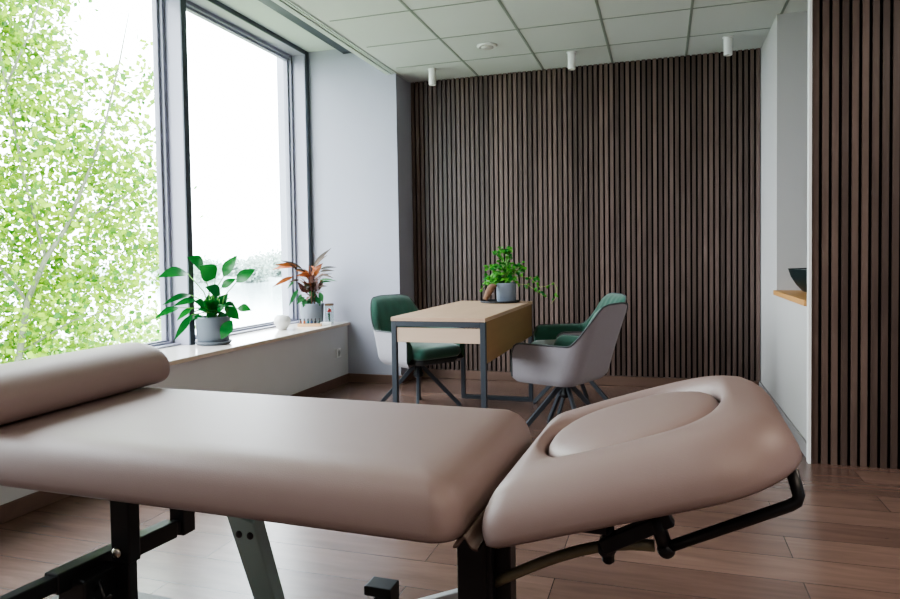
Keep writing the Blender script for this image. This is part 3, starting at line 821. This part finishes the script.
stem.build('stems', ['stem', 'vine'], t); fol.build('foliage', 'lf_desk', t)
# curved piece of bark leaning on the pot
m = MB(); rings = []
for i in range(9):
    q = i/8; x = -.275+.075*q+.0; z = .0+.105*math.sin(q*PI/2)
    w_ = .018+.010*math.sin(q*PI)
    rings.append([V((x+w_*math.cos(a)*.8, .030*math.sin(a), z+w_*math.sin(2*a)*.15+w_*math.cos(a)*-.5+.014)) for a in [2*PI*k/12 for k in range(12)]])
o = m.loft(rings).build('bark_piece', 'driftwood', loc=(-.945, 4.725, .7645), rotz=math.radians(17))
tag(o, 'curved brown piece of bark leaning against the pot on the desk tray', 'bark')

# ------------------------------------------------------------------ outside
GZ = -5.5; LZ = -7.
struct('ground', MB().box(-30, -4.0, -40, 60, GZ-.5, GZ), 'grass')
struct('lake', MB().add([(-1500, -600, LZ), (-20, -600, LZ), (-20, 1500, LZ), (-1500, 1500, LZ)], [(0, 1, 2, 3)]), 'water')

def make_tree(name, loc, blobs, trunks, lsize, n_leaf, mleaf, label, depth, group=None):
    t = empty(name, loc, 0, label, 'tree', group)
    tr = MB()
    for pts, rads in trunks: tr.tube(pts, rads, 9)
    tr.build('trunk', 'bark', t)
    fo = MB(); tot = sum(b_[2]*b_[3]*b_[4] for b_ in blobs)
    for (cx_, cz_, rx, rz, dn) in blobs:
        k_ = int(n_leaf*rx*rz*dn/tot)
        nt_ = max(3, int(k_/9))
        for _ in range(nt_):
            a = random.uniform(0, 2*PI); q = random.random()**.55
            c_ = V((0, 0, 0))+TR*(cx_+rx*q*math.cos(a))+V((0, 0, cz_+rz*q*math.sin(a)))+TD*random.uniform(-depth, depth)
            tw = V((random.gauss(0, 1), random.gauss(0, 1), random.gauss(-.2, .7))).normalized()
            for j in range(9):
                p_ = c_+tw*(.05*j-.15)*lsize/.09+V((random.gauss(0, .07), random.gauss(0, .07), random.gauss(0, .07)))*lsize/.09
                d = V((random.gauss(0, 1), random.gauss(0, 1), random.gauss(-.4, .8))).normalized(); s_ = d.orthogonal().normalized()
                s_ = Matrix.Rotation(random.uniform(0, 6.28), 3, d) @ s_
                ln = lsize*random.uniform(.7, 1.25); w_ = ln*.42
                fo.add([p_, p_+d*ln*.45+s_*w_, p_+d*ln, p_+d*ln*.45-s_*w_], [(0, 1, 2, 3)])
    fo.build('foliage', mleaf, t)
    return t
# the birch-like tree close to the window: local axes across (TR) and away (TD)
TR = V((.78, .62, 0)).normalized(); TD = V((-.62, .78, 0)).normalized()
D = 8.6
base = CAM+V((-.8626, .7883, .0))*D; base.z = GZ
k = D/672*1.13
def tp(u, v, dd=0.): return TR*((u-55)*k)+V((0, 0, (262-v)*k+1.085-GZ))+TD*dd
_tp = tp
tp = lambda u, v: _tp(u, v, -.72)
trunks = [([tp(8, 800), tp(20, 480), tp(24, 372), tp(32, 330), tp(38, 292)], [.09, .06, .045, .036, .032]),
          ([tp(38, 292), tp(52, 258), tp(68, 232), tp(84, 190), tp(98, 150), tp(112, 90), tp(120, 50)], [.032, .030, .026, .018, .013, .009, .004]),
          ([tp(38, 293), tp(18, 262), tp(0, 235), tp(-22, 200), tp(-30, 120)], [.020, .016, .013, .010, .004]),
          ([tp(52, 258), tp(40, 200), tp(28, 120), tp(20, 40), tp(16, -60)], [.018, .015, .012, .009, .004]),
          ([tp(68, 232), tp(100, 215), tp(135, 190)], [.012, .009, .004]), ([tp(30, 335), tp(70, 310), tp(110, 300)], [.012, .009, .004]),
          ([tp(28, 120), tp(48, 70), tp(62, 20)], [.014, .01, .004])]
def bl(u, v, ru, rv, dn): return ((u-55)*k, (262-v)*k+1.085-GZ, ru*k, rv*k, dn)
blobs = [bl(18, 20, 46, 50, 1.0), bl(30, 90, 50, 42, 1.1), bl(-20, 60, 50, 90, 1.), bl(75, 120, 42, 32, .55), bl(118, 110, 34, 22, .42), bl(128, 88, 20, 26, .3),
         bl(20, 150, 50, 36, 1.1), bl(70, 190, 55, 42, 1.1), bl(125, 175, 30, 40, .8), bl(10, 215, 46, 40, 1.1), bl(70, 250, 60, 36, 1.2), bl(130, 235, 28, 36, 1.0),
         bl(20, 290, 52, 40, 1.2), bl(85, 300, 46, 34, 1.0), bl(12, 350, 50, 40, 1.2), bl(75, 345, 50, 22, .8), bl(60, 400, 90, 40, .8), bl(62, 20, 18, 40, .35), bl(-60, 200, 60, 190, .8), bl(-30, -60, 70, 60, .8)]
make_tree('birch_tree', base, blobs, trunks, .085, 26000, 'lf_tree', 'tall yellow-green leafy tree just outside the window', .9)
# paler, lower tree further down the bank
D2 = 15.
base2 = CAM+V((-.78, .815, 0)).normalized()*D2; base2.z = GZ
k = D2/672*1.1
def bl2(u, v, ru, rv, dn): return ((u-118)*k, (262-v)*k+1.085-GZ, ru*k, rv*k, dn)
def tp2(u, v): return TR*((u-118)*k)+V((0, 0, (262-v)*k+1.085-GZ))
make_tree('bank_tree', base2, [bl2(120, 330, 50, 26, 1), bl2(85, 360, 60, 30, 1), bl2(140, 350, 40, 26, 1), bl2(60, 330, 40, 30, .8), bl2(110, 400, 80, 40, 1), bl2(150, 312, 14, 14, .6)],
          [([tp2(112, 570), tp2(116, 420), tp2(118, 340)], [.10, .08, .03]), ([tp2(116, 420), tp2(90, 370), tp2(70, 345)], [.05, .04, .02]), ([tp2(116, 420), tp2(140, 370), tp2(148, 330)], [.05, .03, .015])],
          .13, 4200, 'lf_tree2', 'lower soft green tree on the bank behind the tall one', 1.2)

# far shore: bank, hill and single trees
m = MB(); n = 60; vs = []; fs = []
for i in range(n+1):
    q = i/n; x = -330+300*q; y = 206+30*math.sin(q*9)*.1
    hgt = 3.4+1.2*noise.noise(V((q*7, 0, 0)))
    vs += [V((x, y, LZ-.5)), V((x, y+14, LZ+hgt*.5)), V((x, y+80, LZ+hgt*1.4))]
for i in range(n): fs += [(3*i, 3*i+3, 3*i+4, 3*i+1), (3*i+1, 3*i+4, 3*i+5, 3*i+2)]
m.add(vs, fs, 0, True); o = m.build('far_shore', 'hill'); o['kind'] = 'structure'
TR = V((1, 0, 0)); TD = V((0, 1, 0))
far = None
spots = [(-178, 210, .9), (-172, 222, 1.0), (-166, 211, .95), (-160, 223, 1.1), (-153, 211, 1.05), (-146.5, 227, 1.3), (-140, 212, 1.1), (-132.5, 230, 1.4), (-126, 212, 1.15), (-118, 229, 1.25), (-112, 212, 1.0), (-105, 224, 1.1)]
names = ['low', 'rounded', 'small', 'medium', 'broad', 'tallest', 'dense', 'high', 'short', 'wide', 'pale', 'thin']
for i, (x, y, s_) in enumerate(spots):
    y = (209, 226, 243)[i % 3]; x *= (1, 1.04, 1.09)[i % 3]
    if far is None:
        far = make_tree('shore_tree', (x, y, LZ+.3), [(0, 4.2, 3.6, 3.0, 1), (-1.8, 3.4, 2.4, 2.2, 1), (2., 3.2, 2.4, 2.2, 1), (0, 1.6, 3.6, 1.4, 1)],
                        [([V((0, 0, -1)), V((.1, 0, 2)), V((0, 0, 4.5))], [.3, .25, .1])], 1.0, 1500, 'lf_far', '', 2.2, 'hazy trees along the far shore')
        c_ = far
    else:
        c_ = copy_tree(far); c_.location = (x, y, LZ+.3)
    c_.scale = (s_, s_, s_); c_.rotation_euler = (0, 0, i*1.7)
    c_['label'] = 'hazy pale green tree in the row along the far lake shore'

# ------------------------------------------------------------------ light
w = bpy.data.worlds.new('overcast_sky'); sc.world = w; w.use_nodes = True
nt = w.node_tree; bg = nt.nodes['Background']
tc = nt.nodes.new('ShaderNodeTexCoord'); n_ = nt.nodes.new('ShaderNodeTexNoise'); n_.inputs['Scale'].default_value = 1.6
nt.links.new(tc.outputs['Generated'], n_.inputs['Vector'])
mx = nt.nodes.new('ShaderNodeMix'); mx.data_type = 'RGBA'; mx.inputs['A'].default_value = (.84, .92, 1.0, 1); mx.inputs['B'].default_value = (.90, .95, 1, 1)
nt.links.new(n_.outputs['Fac'], mx.inputs['Factor']); nt.links.new(mx.outputs['Result'], bg.inputs['Color'])
SKY = 6.8
bg.inputs['Strength'].default_value = SKY
# portals guide the sky light through the windows
for i in range(3):
    la = bpy.data.lights.new('window_portal', 'AREA'); la.shape = 'RECTANGLE'; la.size = HS-ZS; la.size_y = 1.5
    la.cycles.is_portal = True
    lo = bpy.data.objects.new('window_portal', la); COL.objects.link(lo)
    lo.location = (XG-.05, (mull[i]+mull[i+1])/2+.02, (HS+ZS)/2); lo.rotation_euler = (0, -PI/2, 0)
# unseen area lights added as interior fill, behind and beside the camera
def fill_lamp(loc, size, power, colr, rot=(0, 0, 0)):
    la = bpy.data.lights.new('fill_light', 'AREA'); la.shape = 'RECTANGLE'; la.size = size[0]; la.size_y = size[1]; la.energy = power; la.color = colr
    lo = bpy.data.objects.new('fill_light', la); COL.objects.link(lo); lo.location = loc; lo.rotation_euler = rot
fill_lamp((1.3, -.3, H-.02), (2.4, 2.0), 25, (1, .84, .71))
fill_lamp((-1.2, -.6, H-.02), (1.8, 1.8), 3, (1, .93, .86))
fill_lamp((2.0, 2.4, H-.02), (.6, .6), 12, (1, .86, .74))

sc.view_settings.view_transform = 'AgX'
sc.view_settings.look = 'AgX - Medium High Contrast'
sc.view_settings.exposure = 1.12
sc.cycles.max_bounces = 10; sc.cycles.diffuse_bounces = 6; sc.cycles.transparent_max_bounces = 16
